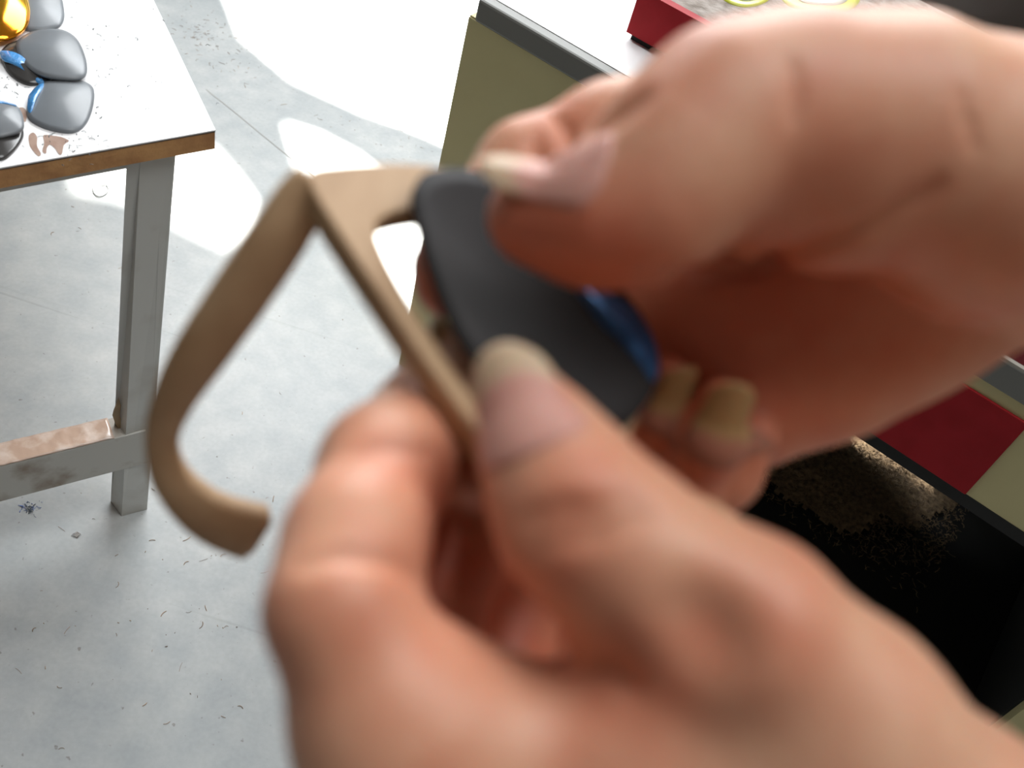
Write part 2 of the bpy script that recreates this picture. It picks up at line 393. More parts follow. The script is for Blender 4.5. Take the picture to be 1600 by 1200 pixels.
# dried glue stain beside the squarish lens (flat marks)
stain = empty('glue_stain', tuple(at(88, 228, TZ)))
tag(stain, 'dried brown glue stain near the front edge of the white table', 'stain')
for poly in ([(45,212),(52,207),(58,214),(58,228),(64,240),(60,244),(52,236),(46,226)],
             [(68,211),(82,212),(96,214),(108,220),(100,226),(97,240),(92,241),(86,232),(78,226),(73,232),(72,240),(66,236),(69,224)],
             [(24,170),(36,168),(42,176),(40,190),(34,186),(28,178)]):
    pts = [at(x, y, TZ+0.0003) for x, y in smooth_poly(poly, 32)]; n = len(pts)
    from mathutils.geometry import tessellate_polygon
    o = mesh_obj('dried_patch', pts, tessellate_polygon([[Vector(p) for p in pts]]), M_STAIN); fix_normals(o)
    if o.data.polygons[0].normal.z < 0: o.data.flip_normals()
    adopt(o, stain)

# ------------------------------------------------------------------ small scattered bits
def bits(name, spots, m, label, cat, seed, long=0.006, z=0.0):
    r = random.Random(seed); vs = []; fs = []
    for (x, y, sx, sy, n) in spots:
        for _ in range(n):
            p = at(r.gauss(x, sx), r.gauss(y, sy), z)
            L = r.uniform(0.15, 1)**2*long; a = r.uniform(0, 6.28); c = r.uniform(-2.2, 2.2); w = r.uniform(0.0002, 0.0005); k = len(vs); K = 4
            px_, py_ = p[0], p[1]
            for i in range(K+1):
                th = a + c*i/K
                nx_, ny_ = -math.sin(th)*w, math.cos(th)*w
                h = 0.0002 + 0.0007*math.sin(math.pi*i/K)
                vs += [(px_-nx_, py_-ny_, z+h), (px_+nx_, py_+ny_, z+h), (px_, py_, z+h+w)]
                px_ += math.cos(th)*L/K; py_ += math.sin(th)*L/K
            for i in range(K):
                b = k+3*i
                fs += [(b, b+3, b+5, b+2), (b+2, b+5, b+4, b+1), (b+1, b+4, b+3, b)]
    o = mesh_obj(name, vs, fs, m); tag(o, label, cat, kind='stuff'); return o
bits('wood_shavings', [(300,40,20,20,40),(330,60,25,18,60),(390,75,45,30,60),(440,100,50,30,30),(540,160,60,40,34),(640,235,40,25,26),(660,215,20,22,16),(150,360,90,70,12),(420,560,90,120,14),(150,960,110,110,26),(300,1050,110,90,20),(330,900,90,70,16)],
     M_SHAV, 'tiny brown wood shavings and specks scattered over the grey floor', 'shavings', 11, 0.013)
bits('table_dust', [(120,120,30,60,46),(110,225,35,14,34),(250,110,60,60,20),(20,140,14,14,16),(150,60,30,40,20)], M_WIRE,
     'fine dark dust and clippings around the lenses on the white table', 'dust', 5, 0.006, TZ)
bits('blue_crumbs', [(47,795,8,5,46)], M_CRUMB, 'small cluster of blue crumbs on the floor below the stretcher', 'crumbs', 3, 0.008)
def tube(name, pts, r, m, seg=6):
    pts = [np.asarray(p, float) for p in pts]; vs = []; fs = []
    for i, p in enumerate(pts):
        d = pts[min(i+1, len(pts)-1)]-pts[max(i-1, 0)]; d /= np.linalg.norm(d)
        a = np.cross(d, [0, 0, 1.0]); a = a/np.linalg.norm(a) if np.linalg.norm(a) > 1e-6 else np.array([1.0, 0, 0]); b = np.cross(d, a)
        for k in range(seg):
            th = 2*math.pi*k/seg; vs.append(p+(a*math.cos(th)+b*math.sin(th))*r)
    for i in range(len(pts)-1):
        for k in range(seg):
            fs.append((i*seg+k, i*seg+(k+1) % seg, (i+1)*seg+(k+1) % seg, (i+1)*seg+k))
    fs += [tuple(range(seg))[::-1], tuple(range((len(pts)-1)*seg, len(pts)*seg))]
    o = mesh_obj(name, vs, fs, m, None, True); fix_normals(o); return o
wp = [(148,283),(145,292),(147,302),(155,307),(164,304),(169,297),(166,289),(158,290)]
tag(tube('wire_scrap', [at(x, y, 0.0015) for x, y in smooth_poly(wp, 40)[:36]], 0.0008, M_WIRE),
    'thin curled wire scrap on the floor behind the table leg', 'wire')
ch = at(119, 836, 0.0)
chip = mesh_obj('metal_chip', [ch+np.array(v)*0.001 for v in ((-5,-3,0.3),(4,-4,0.3),(6,2,0.3),(-1,5,0.3),(-4,-2,2.5),(3,-3,1.6),(5,2,3.0),(-1,4,1.5))],
    [(3,2,1,0),(4,5,6,7),(0,1,5,4),(1,2,6,5),(2,3,7,6),(3,0,4,7)], M_METAL)
tag(chip, 'tiny shiny metal chip on the floor below the table leg', 'scrap')
# shallow joint in the concrete
sp_ = [at(322,140), at(360,170), at(400,203), at(455,248), at(520,300)]
tag(mesh_obj('trim_1', [p+np.array([0,0.0012,0.0006]) for p in sp_]+[p+np.array([0,-0.0012,0.0006]) for p in sp_],
    [(i, i+5, i+6, i+1) for i in range(4)], M_SEAM), kind='structure')

# ------------------------------------------------------------------ bench units along one front line (right)
BA = at(752, 0, 0.6); BB = at(960, 122, 0.6)
bu = (BB-BA)/np.linalg.norm(BB-BA); bi = np.array([-bu[1], bu[0], 0])      # along the front, into the unit
if bi[1] < 0: bi = -bi
B0 = np.array([BA[0], BA[1], 0])
def bp(s, d, z): return B0 + bu*s + bi*d + np.array([0, 0, z])
def bbox(name, s0, s1, d0, d1, z0, z1, m, par=None, bev=0.0):
    q = [(s0,d0),(s1,d0),(s1,d1),(s0,d1)]
    o = hexa(name, [bp(s,d,z0) for s,d in q], [bp(s,d,z1) for s,d in q], m, bev=bev)
    if par is not None: adopt(o, par)
    return o
SPLIT = 0.40
ba = empty('bench_cabinet', tuple(bp(0.2, 0.25, 0)))
tag(ba, 'olive-cream bench cabinet with white top and grey edge band behind the wooden frame', 'cabinet')
bbox('side_panel', -0.013, 0.005, 0.004, 0.52, 0, 0.575, M_CREAM, ba)
bbox('front_panel', -0.013, SPLIT, 0.002, 0.020, 0.0, 0.573, M_CREAM, ba)
bbox('back_panel', 0.005, SPLIT, 0.502, 0.52, 0.0, 0.575, M_CREAM, ba)
bbox('edge_band', -0.004, SPLIT, 0, 0.018, 0.573, 0.600, M_BAND, ba, 0.003)
bbox('bench_top', -0.004, SPLIT, 0.018, 0.53, 0.575, 0.600, M_LAM, ba)
bbB = empty('open_cabinet', tuple(bp(0.75, 0.25, 0)))
tag(bbB, 'lower cream cabinet with dark open compartment and a red square door', 'cabinet')
S0, S1 = SPLIT+0.004, 1.25
bbox('edge_band', S0, S1, 0, 0.016, 0.521, 0.551, M_BAND, bbB, 0.001)
bbox('edge_lip', S0, S1, 0.0005, 0.006, 0.551, 0.5540, M_LIP, bbB)
bbox('cabinet_top', S0, S1, 0.006, 0.50, 0.530, 0.5535, M_RED_SHADED, bbB)
bbox('front_panel', S0, S1, 0.002, 0.016, 0.392, 0.521, M_CREAM, bbB)
rd = bbox('door', 0.598, 0.716, -0.0015, 0.002, 0.393, 0.506, M_RED, bbB, 0.0006)
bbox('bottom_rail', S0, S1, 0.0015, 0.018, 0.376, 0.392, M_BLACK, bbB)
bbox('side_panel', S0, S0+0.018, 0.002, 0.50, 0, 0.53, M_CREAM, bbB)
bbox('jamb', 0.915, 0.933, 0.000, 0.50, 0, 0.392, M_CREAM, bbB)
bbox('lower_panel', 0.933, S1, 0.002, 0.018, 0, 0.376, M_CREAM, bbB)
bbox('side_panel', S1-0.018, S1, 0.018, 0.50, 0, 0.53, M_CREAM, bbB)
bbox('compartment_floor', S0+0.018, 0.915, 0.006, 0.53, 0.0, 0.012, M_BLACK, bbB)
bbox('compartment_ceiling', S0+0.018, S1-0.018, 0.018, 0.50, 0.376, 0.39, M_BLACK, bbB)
bbox('back_panel', S0+0.018, 0.70, 0.485, 0.50, 0.185, 0.376, M_BLACK, bbB)  # unseen; gap below shaped to let light onto the sawdust
bbox('back_panel', 0.70, 0.915, 0.485, 0.50, 0.055, 0.376, M_BLACK, bbB)  # unseen; hangs lower to block light on the right
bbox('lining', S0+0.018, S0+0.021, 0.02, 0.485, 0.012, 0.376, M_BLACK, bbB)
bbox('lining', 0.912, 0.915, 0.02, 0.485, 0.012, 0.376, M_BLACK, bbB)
# sawdust and fibres heaped at the back of the compartment
r = random.Random(8); vs = []; fs = []
def heap(s, d): return 0.012 + 0.030*math.exp(-((s-0.56)/0.20)**2)*math.exp(-((d-0.40)/0.14)**2) + 0.004
nxs, nds = 50, 40
for i in range(nxs+1):
    for j in range(nds+1):
        s = S0+0.022+(0.80-S0-0.022)*i/nxs; d = 0.20+0.275*j/nds
        e_ = min(1.0, (d-0.20)/0.10, (0.80-s)/0.12)
        vs.append(bp(s, d, 0.0125+(heap(s, d)-0.012)*e_+r.uniform(-0.0015, 0.0015)*e_))
for i in range(nxs):
    for j in range(nds):
        s = S0+0.022+(0.80-S0-0.022)*i/nxs; d = 0.20+0.275*j/nds; th = math.atan2(d-0.42, s-0.55)
        edge = 1 + 0.12*math.sin(5*th+1) + 0.08*math.sin(11*th) + r.uniform(-0.06, 0.06)
        if ((s-0.55)/0.21)**2+((d-0.42)/0.19)**2 > edge: continue
        a = i*(nds+1)+j; fs.append((a, a+nds+1, a+nds+2, a+1))
for _ in range(9000):
    s = r.gauss(0.57, 0.12); d = r.gauss(0.37, 0.075)
    if not (S0+0.03 < s < 0.80 and 0.20 < d < 0.47): continue
    h = 0.013+(heap(s, d)-0.012)*min(1.0, (d-0.20)/0.10, (0.80-s)/0.12); p = bp(s, d, h); a = r.uniform(0, 6.28); c = r.uniform(-2.5, 2.5); L = r.uniform(0.004, 0.014); w = r.uniform(0.0003, 0.0008); K = 3; k = len(vs)
    el = r.uniform(-0.1, 0.9); q = np.array(p)
    for t in range(K+1):
        th = a+c*t/K
        nrm = np.array([-math.sin(th), math.cos(th), 0])*w
        vs += [q-nrm, q+nrm]
        q = q + np.array([math.cos(th), math.sin(th), el*(1-1.4*t/K)])*L/K
    for t in range(K): fs.append((k+2*t, k+2*t+2, k+2*t+3, k+2*t+1))
saw = mesh_obj('sawdust_heap', vs, fs, M_FIBRE); tag(saw, 'brown heap of fibrous sawdust inside the dark open compartment', 'sawdust', kind='stuff')

# red box with a dusty top standing on the bench
RD = 0.086; RS = 0.141
pr = bp(RS, RD, 0.6)
def on_bench_plane(x, y, d):
    v = ray(x, y); p0 = bp(0, d, 0); return CAM_O + v*(((p0-CAM_O)@bi)/(v@bi))
ztop = float((on_bench_plane(1035, 0, RD)[2]+on_bench_plane(1110, 45, RD)[2])/2)
rb = empty('red_box', tuple(bp(0.35, 0.2, 0.6)))
tag(rb, 'dark red box with dusty stone-grey top standing on the white bench top', 'box')
RE = 0.75
bbox('front_board', RS, RE, RD, RD+0.012, 0.608, ztop, M_RED, rb)
bbox('side_board', RS, RS+0.012, RD+0.012, 0.44, 0.608, ztop-0.011, M_RED, rb)
bbox('side_board', RE-0.012, RE, RD+0.012, 0.44, 0.608, ztop-0.011, M_RED, rb)
bbox('back_board', RS+0.012, RE-0.012, 0.428, 0.44, 0.608, ztop-0.011, M_RED, rb)
bbox('bottom_board', RS+0.012, RE-0.012, RD+0.012, 0.428, 0.608, 0.616, M_BLACK, rb)
bbox('dusty_top', RS+0.001, RE-0.001, RD+0.0125, 0.439, ztop-0.011, ztop-0.0015, M_DUST, rb)
for s, d in ((RS+0.005, RD+0.006), (RS+0.005, 0.41), (RE-0.03, RD+0.006), (RE-0.03, 0.41)):
    bbox('foot', s, s+0.025, d, d+0.025, 0.600 if s < SPLIT else 0.5535, 0.608, M_BLACK, rb)
# yellow-green rimmed lenses lying on the dusty top
def rimmed(px, label, lift=0.001):
    z = ztop+lift-0.0015
    ol = smooth_poly(px, 48); pts = np.array([at(x, y, z) for x, y in ol])
    root = empty('tinted_lens', tuple(pts.mean(0)))
    c = pts.mean(0)
    outer = lens_shell('rim', pts, UPZ, M_YEL, 0.0035, 0.003); adopt(outer, root)
    inner = lens_shell('lens_face', c+(pts-c)*0.72+UPZ*0.0026, UPZ, M_PALE, 0.0035, 0.0012); adopt(inner, root)
    tag(root, label, 'lens', 'yellow-green lenses on the red box')
rimmed([(1215,-20),(1240,-45),(1300,-45),(1340,-20),(1342,4),(1318,18),(1270,18),(1232,8)], 'yellow-green lens with pale face, just above the hand')
rimmed([(1120,-25),(1150,-40),(1190,-30),(1205,-8),(1190,6),(1160,10),(1130,-2)], 'yellow-green lens with its rim to the camera, left of the pale-faced one')
mh = empty('machine_housing', tuple(bp(0.6, 0.7, 0)))
tag(mh, 'dark grey machine housing behind the bench in the upper right corner', 'machine')
hp = at(1402, 20, 0.585); ms = float((hp-B0)@bu); md = float((hp-B0)@bi)
bbox('body', ms, ms+0.55, md, md+0.18, 0.57, 0.82, M_DGREY, mh, 0.006)
bbox('side_guard', ms-0.045, ms, md+0.01, md+0.16, 0.57, 0.72, M_BLACK, mh, 0.003)
for s_, d_ in ((ms+0.01, md+0.01), (ms+0.51, md+0.01), (ms+0.01, md+0.14), (ms+0.51, md+0.14)):
    bbox('leg', s_, s_+0.03, d_, d_+0.03, 0, 0.57, M_BLACK, mh)

# ------------------------------------------------------------------ wooden spectacle frame
def cam3(x, y, mm): return dep(x, y, mm)
FO = dep(480, 275, 200)
fu = dep(780, 735, 178)-FO; fv = dep(830, 265, 235)-FO
fu /= np.linalg.norm(fu); fv -= fu*(fv@fu); fv /= np.linalg.norm(fv); fnv = np.cross(fu, fv)   # towards the camera
UC = 82.0
def front_point(u, v, w):           # millimetres in the frame's own axes -> world
    b = 0.0
    if u > 72: b = ((u-72)/72)**2*17
    return to_world(FO + (fu*u + fv*v + fnv*(w-b))*0.001)
half_out = [(82,3),(70,1),(45,-0.5),(20,-1),(3,-0.6),(-1.5,2),(-2,8),(-1,20),(2,33),(9,44),(22,51),(40,54),(55,52.5),(67,46),(74,37),(78,28),(80,22),(82,20)]
hole = [(14,9.5),(19,6.5),(35,4.5),(58,5),(68,9),(71.5,20),(70,33),(62,43.5),(48,48),(30,47),(18.5,40),(13.5,28),(12.5,16)]
def open_smooth(px, n):
    P_ = np.array(px, float); m = len(P_)-1; out = []
    for k in range(n+1):
        t = k/n*m; i = min(int(t), m-1); u = t-i
        p0, p1, p2, p3 = P_[max(i-1,0)], P_[i], P_[i+1], P_[min(i+2,m)]
        out.append(0.5*((2*p1)+(-p0+p2)*u+(2*p0-5*p1+4*p2-p3)*u*u+(-p0+3*p1-3*p2+p3)*u**3))
    return out
ho = open_smooth(half_out, 90)
outline = [tuple(p) for p in ho] + [(2*UC-p[0], p[1]) for p in ho[::-1][1:-1]]
h1 = [tuple(p) for p in smooth_poly(hole, 64)]; h2 = [(2*UC-a, b) for a, b in h1]
cu = bpy.data.curves.new('front', 'CURVE'); cu.dimensions = '2D'; cu.fill_mode = 'BOTH'
for poly in (outline, h1, h2):
    sp = cu.splines.new('POLY'); sp.points.add(len(poly)-1); sp.use_cyclic_u = True
    for p, q in zip(sp.points, poly): p.co = (q[0], q[1], 0, 1)
cu.extrude = 2.4; cu.bevel_depth = 0.8; cu.bevel_resolution = 2; cu.offset = -0.8
tmp = bpy.data.objects.new('front', cu); COL.objects.link(tmp)
me = bpy.data.meshes.new_from_object(tmp.evaluated_get(bpy.context.evaluated_depsgraph_get()))
bpy.data.objects.remove(tmp); bpy.data.curves.remove(cu)
for v in me.vertices:
    v.co = Vector(front_point(v.co.x, v.co.y, v.co.z-3.2))
me.materials.clear(); me.materials.append(M_WOOD); me.name = 'front'
specs = empty('spectacle_frame', tuple(to_world(FO)))
tag(specs, 'pale unfinished wooden spectacle frame held in both hands', 'glasses')
fo = bpy.data.objects.new('front', me); COL.objects.link(fo); adopt(fo, specs)
# temples: swept bars; path in camera depth, half-width in mm
def temple(path, mirror=False, parent=None, thick=3.4):
    P_ = np.array([[*dep(x, y, z), w] for x, y, z, w in path]); n = 40
    S_ = np.array(open_smooth(P_, n)); C_ = S_[:, :3]; Wd = S_[:, 3]*0.001
    cen = C_.mean(0); _, _, vt = np.linalg.svd(C_-cen); nrm = vt[2]
    nrm = nrm if nrm[2] > 0 else -nrm
    vs = []; fs = []; K = 12
    for i in range(n+1):
        t = C_[min(i+1, n)]-C_[max(i-1, 0)]; t /= np.linalg.norm(t); a = np.cross(nrm, t); a /= np.linalg.norm(a); b = np.cross(t, a)
        endk = 1.0
        if i == n: endk = 0.72
        for k in range(K):
            th = 2*math.pi*k/K; c, s = math.cos(th), math.sin(th)
            e = 0.45
            vs.append(to_world(C_[i] + a*Wd[i]*endk*math.copysign(abs(c)**e, c) + b*thick*0.001*endk*math.copysign(abs(s)**e, s)))
    for i in range(n):
        for k in range(K): fs.append((i*K+k, i*K+(k+1) % K, (i+1)*K+(k+1) % K, (i+1)*K+k))
    fs += [tuple(range(K))[::-1], tuple(range(n*K, (n+1)*K))]
    o = mesh_obj('temple', vs, fs, M_WOOD, None, True); fix_normals(o); adopt(o, parent)
    return o
temple([(492,278,203.5,4.0),(468,316,204.5,5.4),(433,374,206,5.9),(378,456,210,6.1),(312,553,216,5.7),(270,624,222,4.6),(253,684,228,3.8),(264,740,233,4.2),(304,788,238,5.6),(350,816,243,7.0),(408,834,248,8.0)], parent=specs)

# ------------------------------------------------------------------ the lens being fitted
lens_px = [(641,315),(650,289),(678,276),(735,277),(830,318),(920,408),(985,488),(1014,540),(1021,585),(1008,630),(970,672),(900,684),(815,640),(748,582),(704,515),(670,430),(648,355)]
LO = FO + fnv*0.0035
def lens_pt(x, y, lift=0.0):
    v = np.array([(x-800)/FPX, -(y-600)/FPX, -1.0]); n = fnv
    p = v*((LO@n)/(v@n)); return p
ol = smooth_poly(lens_px, 64)
lp = np.array([to_world(lens_pt(x, y)) for x, y in ol])
nw = CAM_M @ fnv
lens = lens_shell('lens', lp, -nw, M_LENS, 0.0035, 0.0, None, 8)
bpy.data.objects.remove(lens)
lens = lens_shell('lens', lp, -nw, M_LENS, 0.0030, 0.0022)
tag(lens, 'dark grey lens pinched between both thumbs over the wooden frame', 'lens')
# blue patch painting the mirror coat's reflection along the turned edge
bl = [(885,425),(940,462),(985,497),(1012,543),(1019,585),(1011,604),(992,572),(962,532),(925,490)]
bv = []; c0 = lp.mean(0)
ex = (lp[0]-c0)/np.linalg.norm(lp[0]-c0); ey = np.cross(nw, ex)
def ang(p): return math.atan2((p-c0)@ey, (p-c0)@ex)
rim = sorted((ang(p), float(np.linalg.norm(p-c0))) for p in lp); ra = np.array([q[0] for q in rim]); rr = np.array([q[1] for q in rim])
def lens_k(p): return min(1.0, np.linalg.norm(p-c0)/float(np.interp(ang(p), ra, rr, period=2*math.pi)))
for x, y in smooth_poly(bl, 32):
    p = to_world(lens_pt(x, y)); k = lens_k(p); bv.append(p - nw*(0.0030*(1-k*k)) + nw*0.0026)
bv.append(np.mean(bv, 0)); n = 32
fb = mesh_obj('coat_reflection', bv+[v-nw*0.0008 for v in bv[:32]], [(i, (i+1) % n, n) for i in range(n)]+[((i+1) % n, i, n+1+i, n+1+(i+1) % n) for i in range(n)], M_BLUE, lens, True); fix_normals(fb)

# ------------------------------------------------------------------ hands: one smooth implicit surface each
def smin(a, b, k):
    h = np.clip(0.5+0.5*(b-a)/k, 0, 1)
    return b*(1-h)+a*h - k*h*(1-h)
class Field:
    def __init__(self, chains, res):
        self.segs = []
        for chain, k_in, k_out in chains:
            c = [(dep(x, y, z), r*z/FPX/1000.0) for x, y, z, r in chain]
            self.segs.append((c, k_in/1000, k_out/1000))
        pts = np.array([p for c, _, _ in self.segs for p, r in c]); rad = max(r for c, _, _ in self.segs for p, r in c)
        self.lo = pts.min(0)-rad-0.006; self.hi = pts.max(0)+rad+0.006; self.res = res
        n = np.ceil((self.hi-self.lo)/res).astype(int)+1; self.n = n
        self.ax = [self.lo[i]+np.arange(n[i])*res for i in range(3)]
        D = np.full(n, 0.05, np.float32)
        for c, ki, ko in self.segs:
            d = self.chain_field(c, ki)
            D = smin(D, d, ko)
        self.D = D
    def chain_field(self, c, k):
        out = np.full(self.n, 0.05, np.float32)
        for (a, ra), (b, rb) in zip(c[:-1], c[1:]):
            lo = np.minimum(a-ra, b-rb)-0.03; hi = np.maximum(a+ra, b+rb)+0.03
            i0 = np.clip(np.floor((lo-self.lo)/self.res).astype(int), 0, self.n-1); i1 = np.clip(np.ceil((hi-self.lo)/self.res).astype(int)+1, 1, self.n)
            sl = tuple(slice(i0[j], i1[j]) for j in range(3))
            X, Y, Z = np.meshgrid(self.ax[0][sl[0]], self.ax[1][sl[1]], self.ax[2][sl[2]], indexing='ij')
            ba_ = b-a; L2 = ba_@ba_
            t = np.clip(((X-a[0])*ba_[0]+(Y-a[1])*ba_[1]+(Z-a[2])*ba_[2])/L2, 0, 1)
            d = np.sqrt((X-a[0]-t*ba_[0])**2+(Y-a[1]-t*ba_[1])**2+(Z-a[2]-t*ba_[2])**2)-(ra+t*(rb-ra))
            out[sl] = smin(out[sl], d.astype(np.float32), k)
        return out
    def sample(self, p):
        q = (np.asarray(p)-self.lo)/self.res; i = np.clip(np.floor(q).astype(int), 0, self.n-2); f = q-i
        i0, i1, i2 = i[..., 0], i[..., 1], i[..., 2]; fx, fy, fz = f[..., 0], f[..., 1], f[..., 2]; D = self.D
        c = lambda a, b, e: D[i0+a, i1+b, i2+e]
        return ((c(0,0,0)*(1-fx)+c(1,0,0)*fx)*(1-fy)+(c(0,1,0)*(1-fx)+c(1,1,0)*fx)*fy)*(1-fz)+((c(0,0,1)*(1-fx)+c(1,0,1)*fx)*(1-fy)+(c(0,1,1)*(1-fx)+c(1,1,1)*fx)*fy)*fz
    def surface(self, x, y, z0=110, z1=300):       # first surface met along a line of sight
        zs = np.arange(z0, z1, 0.4)/1000.0
        v = np.array([(x-800)/FPX, -(y-600)/FPX, -1.0]); P_ = zs[:, None]*v
        ok = np.all((P_ > self.lo) & (P_ < self.hi-self.res), axis=1)
        d = np.where(ok, self.sample(np.clip(P_, self.lo, self.hi-1.01*self.res)), 1)
        k = np.argmax(d < 0)
        return P_[k] if d[k] < 0 else None
    def crease(self, px, r, k, lift=0.3):          # a groove along a line on the skin
        pts = []
        px = open_smooth(np.array(px, float), 14)
        for x, y in px:
            p = self.surface(x, y)
            if p is not None: pts.append(p - p/np.linalg.norm(p)*(lift/1000.0))
        if len(pts) < 2: return
        c = [(p, (r*(0.2+0.8*math.sin(math.pi*(i+0.5)/len(pts))))/1000.0) for i, p in enumerate(pts)]
        d = self.chain_field(c, 0.0005)
        kk = k/1000.0; a, b = self.D, -d
        h = np.clip(0.5-0.5*(a-b)/kk, 0, 1)        # smooth max(D, -d)
        self.D = a*(1-h)+b*h + kk*h*(1-h)
    def mesh(self):
        D = self.D; n = np.array(D.shape); ins = D < 0
        cs = np.zeros(n-1, np.int8)
        for a in (0, 1):
            for b in (0, 1):
                for e in (0, 1): cs += ins[a:n[0]-1+a, b:n[1]-1+b, e:n[2]-1+e]
        act = (cs > 0) & (cs < 8); idx = -np.ones(act.shape, np.int64); I = np.argwhere(act); idx[act] = np.arange(len(I))
        acc = np.zeros((len(I), 3)); cnt = np.zeros(len(I))
        corners = [(a, b, e) for a in (0,1) for b in (0,1) for e in (0,1)]
        for c0_ in corners:
            for ax in range(3):
                if c0_[ax]: continue
                c1_ = list(c0_); c1_[ax] = 1
                d0 = D[I[:,0]+c0_[0], I[:,1]+c0_[1], I[:,2]+c0_[2]]; d1 = D[I[:,0]+c1_[0], I[:,1]+c1_[1], I[:,2]+c1_[2]]
                m = (d0 < 0) != (d1 < 0); t = np.where(m, d0/np.where(m, d0-d1, 1), 0)
                p = np.tile(np.array(c0_, float), (len(I), 1)); p[:, ax] += t
                acc[m] += p[m]; cnt[m] += 1
        V = self.lo + (I + acc/cnt[:, None])*self.res
        F = []
        for ax in range(3):
            o1, o2 = (ax+1) % 3, (ax+2) % 3
            sl0 = [slice(None)]*3; sl1 = [slice(None)]*3; sl0[ax] = slice(0, -1); sl1[ax] = slice(1, None)
            ch_ = ins[tuple(sl0)] != ins[tuple(sl1)]
            E = np.argwhere(ch_); E = E[(E[:, o1] > 0) & (E[:, o2] > 0) & (E[:, o1] < n[o1]-1) & (E[:, o2] < n[o2]-1)]
            flip = ins[E[:,0], E[:,1], E[:,2]]
            def cell(d1_, d2_):
                c = E.copy(); c[:, o1] -= d1_; c[:, o2] -= d2_; return idx[c[:,0], c[:,1], c[:,2]]
            q = np.stack([cell(1,1), cell(0,1), cell(0,0), cell(1,0)], 1)
            q[~flip] = q[~flip][:, ::-1]; F.append(q)
        return V, np.concatenate(F)
def hand(field, label, flush):
    V, F = field.mesh()
    me = bpy.data.meshes.new('hand'); Wv = to_world(V)
    me.from_pydata(Wv.tolist(), [], F.tolist()); me.update()
    me.polygons.foreach_set('use_smooth', [True]*len(me.polygons)); me.materials.append(M_SKIN)
    fl_ = np.zeros(len(V))
    for x, y, z, rad, amt in flush:                # redder skin at fingertips, knuckles, folds; also painted to darken shaded fingers
        p = dep(x, y, z); fl_ = np.maximum(fl_, amt*np.exp(-(np.linalg.norm(V-p, axis=1)/(rad/1000.0))**2))
    a = me.attributes.new('flush', 'FLOAT', 'POINT'); a.data.foreach_set('value', fl_.astype(np.float32))
    o = bpy.data.objects.new('hand', me); COL.objects.link(o)
    sm_ = o.modifiers.new('smooth', 'SMOOTH'); sm_.factor = 0.5; sm_.iterations = 3
    return tag(o, label, 'hand')
def nail(field, par, a, b, nrm_px, half_w, over, m, start=0.0, z_hint=None):
    """a: base axis point, b: tip axis point (px, px, mm); nail lies on the side nrm (camera space)"""
    A, B = dep(*a), dep(*b); L = np.linalg.norm(B-A); t = (B-A)/L
    n = np.array(nrm_px, float); n -= t*(n@t); n /= np.linalg.norm(n); bi_ = np.cross(t, n)
    NS, NT = 15, 15; vs = []; al_ = []; fs = []
    def radius(th, s):
        d = n*math.cos(th)+bi_*math.sin(th); r_ = 0.002
        for _ in range(60):
            dd = float(field.sample(A+t*s+d*r_))
            if dd > 0.0: break
            r_ += max(0.0002, -dd*0.6)
        return r_
    rw = radius(0.0, L*0.7)
    for j in range(NT+1):
        for i in range(NS+1):
            u = -1+2*i/NS; th = u*half_w
            tt = j/NT
            lo_ = L*(start + 0.16*(u*u)**1.2*1.0); hi_ = L+over-rw*0.62*abs(u)**2.4
            s = lo_+(hi_-lo_)*tt
            r_ = radius(th, min(s, L*0.78)); 
            if s > L*0.78: r_ -= (s-L*0.78)*0.10
            d = n*math.cos(th)+bi_*math.sin(th)
            lift_ = 0.00045 if 0.02 < tt else -0.0002
            if abs(u) > 0.98: lift_ -= 0.0004
            vs.append(to_world(A+t*s+d*(r_+lift_))); al_.append(tt)
    for j in range(NT):
        for i in range(NS):
            k = j*(NS+1)+i; fs.append((k, k+1, k+NS+2, k+NS+1))
    o = mesh_obj('fingernail', vs, fs, m, par, True)
    at2 = o.data.attributes.new('along', 'FLOAT', 'POINT'); at2.data.foreach_set('value', np.array(al_, np.float32))
    fc = o.data.polygons[len(fs)//2]
    if fc.normal.dot(Vector(CAM_M @ n)) < 0: o.data.flip_normals()
    so = o.modifiers.new('thick', 'SOLIDIFY'); so.thickness = 0.0006; so.offset = -1
    return o

RES = 0.0011
left = Field([
  # chain of (px, px, depth mm, radius px), blend within, blend with the rest
  ([(790,1330,170,205),(625,1135,160,162),(530,955,158,106),(556,850,168,105),(603,735,186,98),(662,652,203,72),(700,580,213,50),(704,549,215,43)], 6, 4),
  ([(818,634,171,66),(850,705,167,88),(905,805,161,120),(1005,892,158,124),(1160,985,157,140),(1310,1125,160,155),(1490,1340,168,195),(1800,1640,190,250)], 8, 6),
  ([(750,1195,164,148),(1000,1195,162,150),(1250,1260,164,200)], 8, 12),
  ([(720,1370,178,220),(1200,1420,178,280),(1560,1560,190,300),(1900,1800,215,280)], 10, 14),
  ([(645,1090,186,92),(668,985,194,84),(706,880,204,78),(738,790,212,72),(744,706,217,60)], 3, 1.5),
  ([(740,1130,204,95),(775,1010,214,84),(815,905,219,78),(870,835,222,64)], 3, 1.5),
  ([(890,1140,222,100),(940,1020,228,92),(1000,920,230,78)], 3, 1.5),
], RES)
left.crease([(815,835),(870,812),(930,800),(985,770)], 1.5, 2.4)
left.crease([(830,865),(890,845),(950,830),(1010,800)], 1.3, 2.4)
left.crease([(800,815),(850,795),(900,775)], 0.6, 1.6)
left.crease([(470,885),(540,868),(620,880),(650,900)], 1.0, 2.5)
left.crease([(520,730),(570,705),(630,700),(670,710)], 0.8, 2.2)
left.crease([(935,1052),(962,1042),(985,1075)], 1.2, 3.0)
left.crease([(1085,960),(1110,990),(1118,1015)], 3.0, 9.0, 2.0)
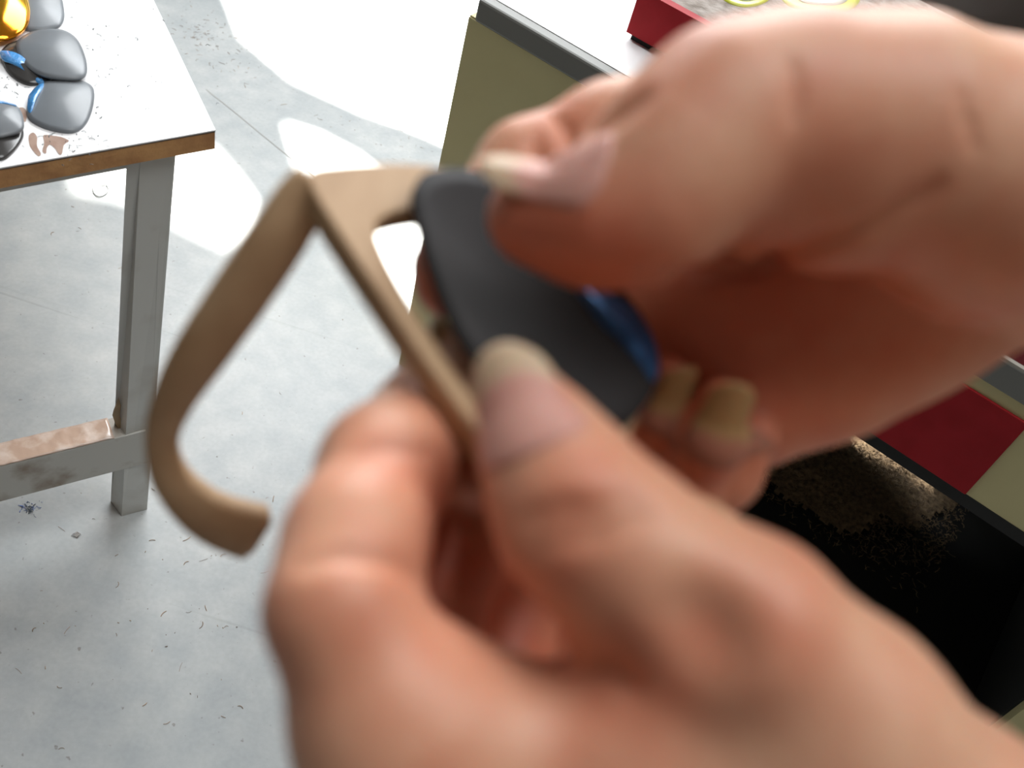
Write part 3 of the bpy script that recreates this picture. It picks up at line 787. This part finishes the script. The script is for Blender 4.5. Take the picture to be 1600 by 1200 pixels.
LEFT_FLUSH_SHADE = [(820,640,168,10,0.5),(900,810,150,14,0.75),(530,950,147,20,0.5),(610,700,165,14,0.55),(1110,995,145,8,0.6),(950,1045,150,16,0.75),(700,1030,150,18,0.5),(1200,960,145,16,0.5),(690,880,185,26,1.0),(790,950,196,30,1.0),(880,880,150,14,0.8)]  # strongest entries also darken the inner fingers lying in shade
hl_ = hand(left, 'lower bare hand, thumb up on the lens and index finger curled behind the frame', LEFT_FLUSH_SHADE)
nail(left, hl_, (862,742,166), (820,628,171), (-0.22, 0.05, 1.0), 0.86, 0.0080, M_NAIL, 0.0)

nail(left, hl_, (672,612,209), (701,552,215), (-0.8, 0.35, 0.5), 0.8, 0.0055, M_NAIL2, 0.0)

right = Field([
  ([(832,340,186,72),(925,342,184,96),(1005,318,184,112),(1062,258,185,128),(1140,192,188,140),(1250,182,193,152),(1390,205,200,168),(1540,280,210,200),(1760,330,228,225),(2050,360,250,230)], 8, 6),
  ([(1200,290,200,118),(1300,285,201,130),(1420,255,205,148)], 8, 8),
  ([(1090,500,246,143),(1350,430,245,184),(1600,330,237,190)], 10, 2.5),
  ([(1170,605,240,128),(1300,560,238,114),(1420,490,236,114),(1600,385,232,118)], 10, 8),
  ([(1180,210,232,110),(1070,205,238,100),(955,220,240,88),(822,264,236,72),(755,335,230,60),(702,420,222,52),(700,452,220,46)], 5, 2.5),
  ([(1080,330,250,100),(930,420,250,75),(880,560,246,72),(970,715,232,62),(1018,650,222,52),(1042,592,216,36)], 4, 1.5),
  ([(1120,420,252,100),(980,560,256,80),(985,790,240,74),(1060,765,226,64),(1104,690,217,56),(1128,634,212,43)], 4, 1.5),
  ([(1140,520,250,100),(1050,690,250,78),(1085,790,238,54),(1132,738,227,54),(1168,690,222,46)], 4, 2.0),
], RES)
right.crease([(1010,425),(1100,425),(1200,408),(1300,375),(1390,338),(1460,290)], 2.4, 3.0, 0.0)
right.crease([(1236,95),(1243,140),(1240,190)], 0.8, 2.0)
right.crease([(868,185),(885,205),(890,232)], 1.2, 2.4)
right.crease([(845,215),(838,240),(860,262)], 1.2, 2.4)
right.crease([(925,205),(960,180),(1000,150)], 1.6, 4.0)
right.crease([(1165,640),(1195,690),(1210,725)], 1.0, 2.5)
right.crease([(1500,140),(1512,190),(1528,240)], 0.5, 1.6)
RIGHT_FLUSH = [(850,385,178,20,1.2),(950,420,178,18,1.0),(960,400,175,16,0.7),(1100,110,178,18,0.5),(1230,200,176,16,0.5),(1300,250,185,22,0.5),(1200,500,212,40,0.95),(1100,560,214,40,1.0),(1400,500,214,30,0.7),(1240,620,214,24,0.6),(700,440,216,18,1.0),(900,200,228,16,0.6),(1060,700,214,26,0.8),(1170,720,216,16,0.8)]
hr_ = hand(right, 'upper bare hand pressing its thumb onto the dark lens, palm open to view', RIGHT_FLUSH)
nail(right, hr_, (938,352,184), (818,318,186), (0.05, 0.46, 0.89), 0.56, 0.0088, M_NAIL, 0.0)
nail(right, hr_, (1102,692,217), (1130,628,212), (0.1, 0.0, 1.0), 0.95, 0.0078, M_NAIL2, 0.0)
nail(right, hr_, (1020,648,222), (1044,588,216), (0.45, 0.1, 1.0), 0.95, 0.0062, M_NAIL2, 0.0)
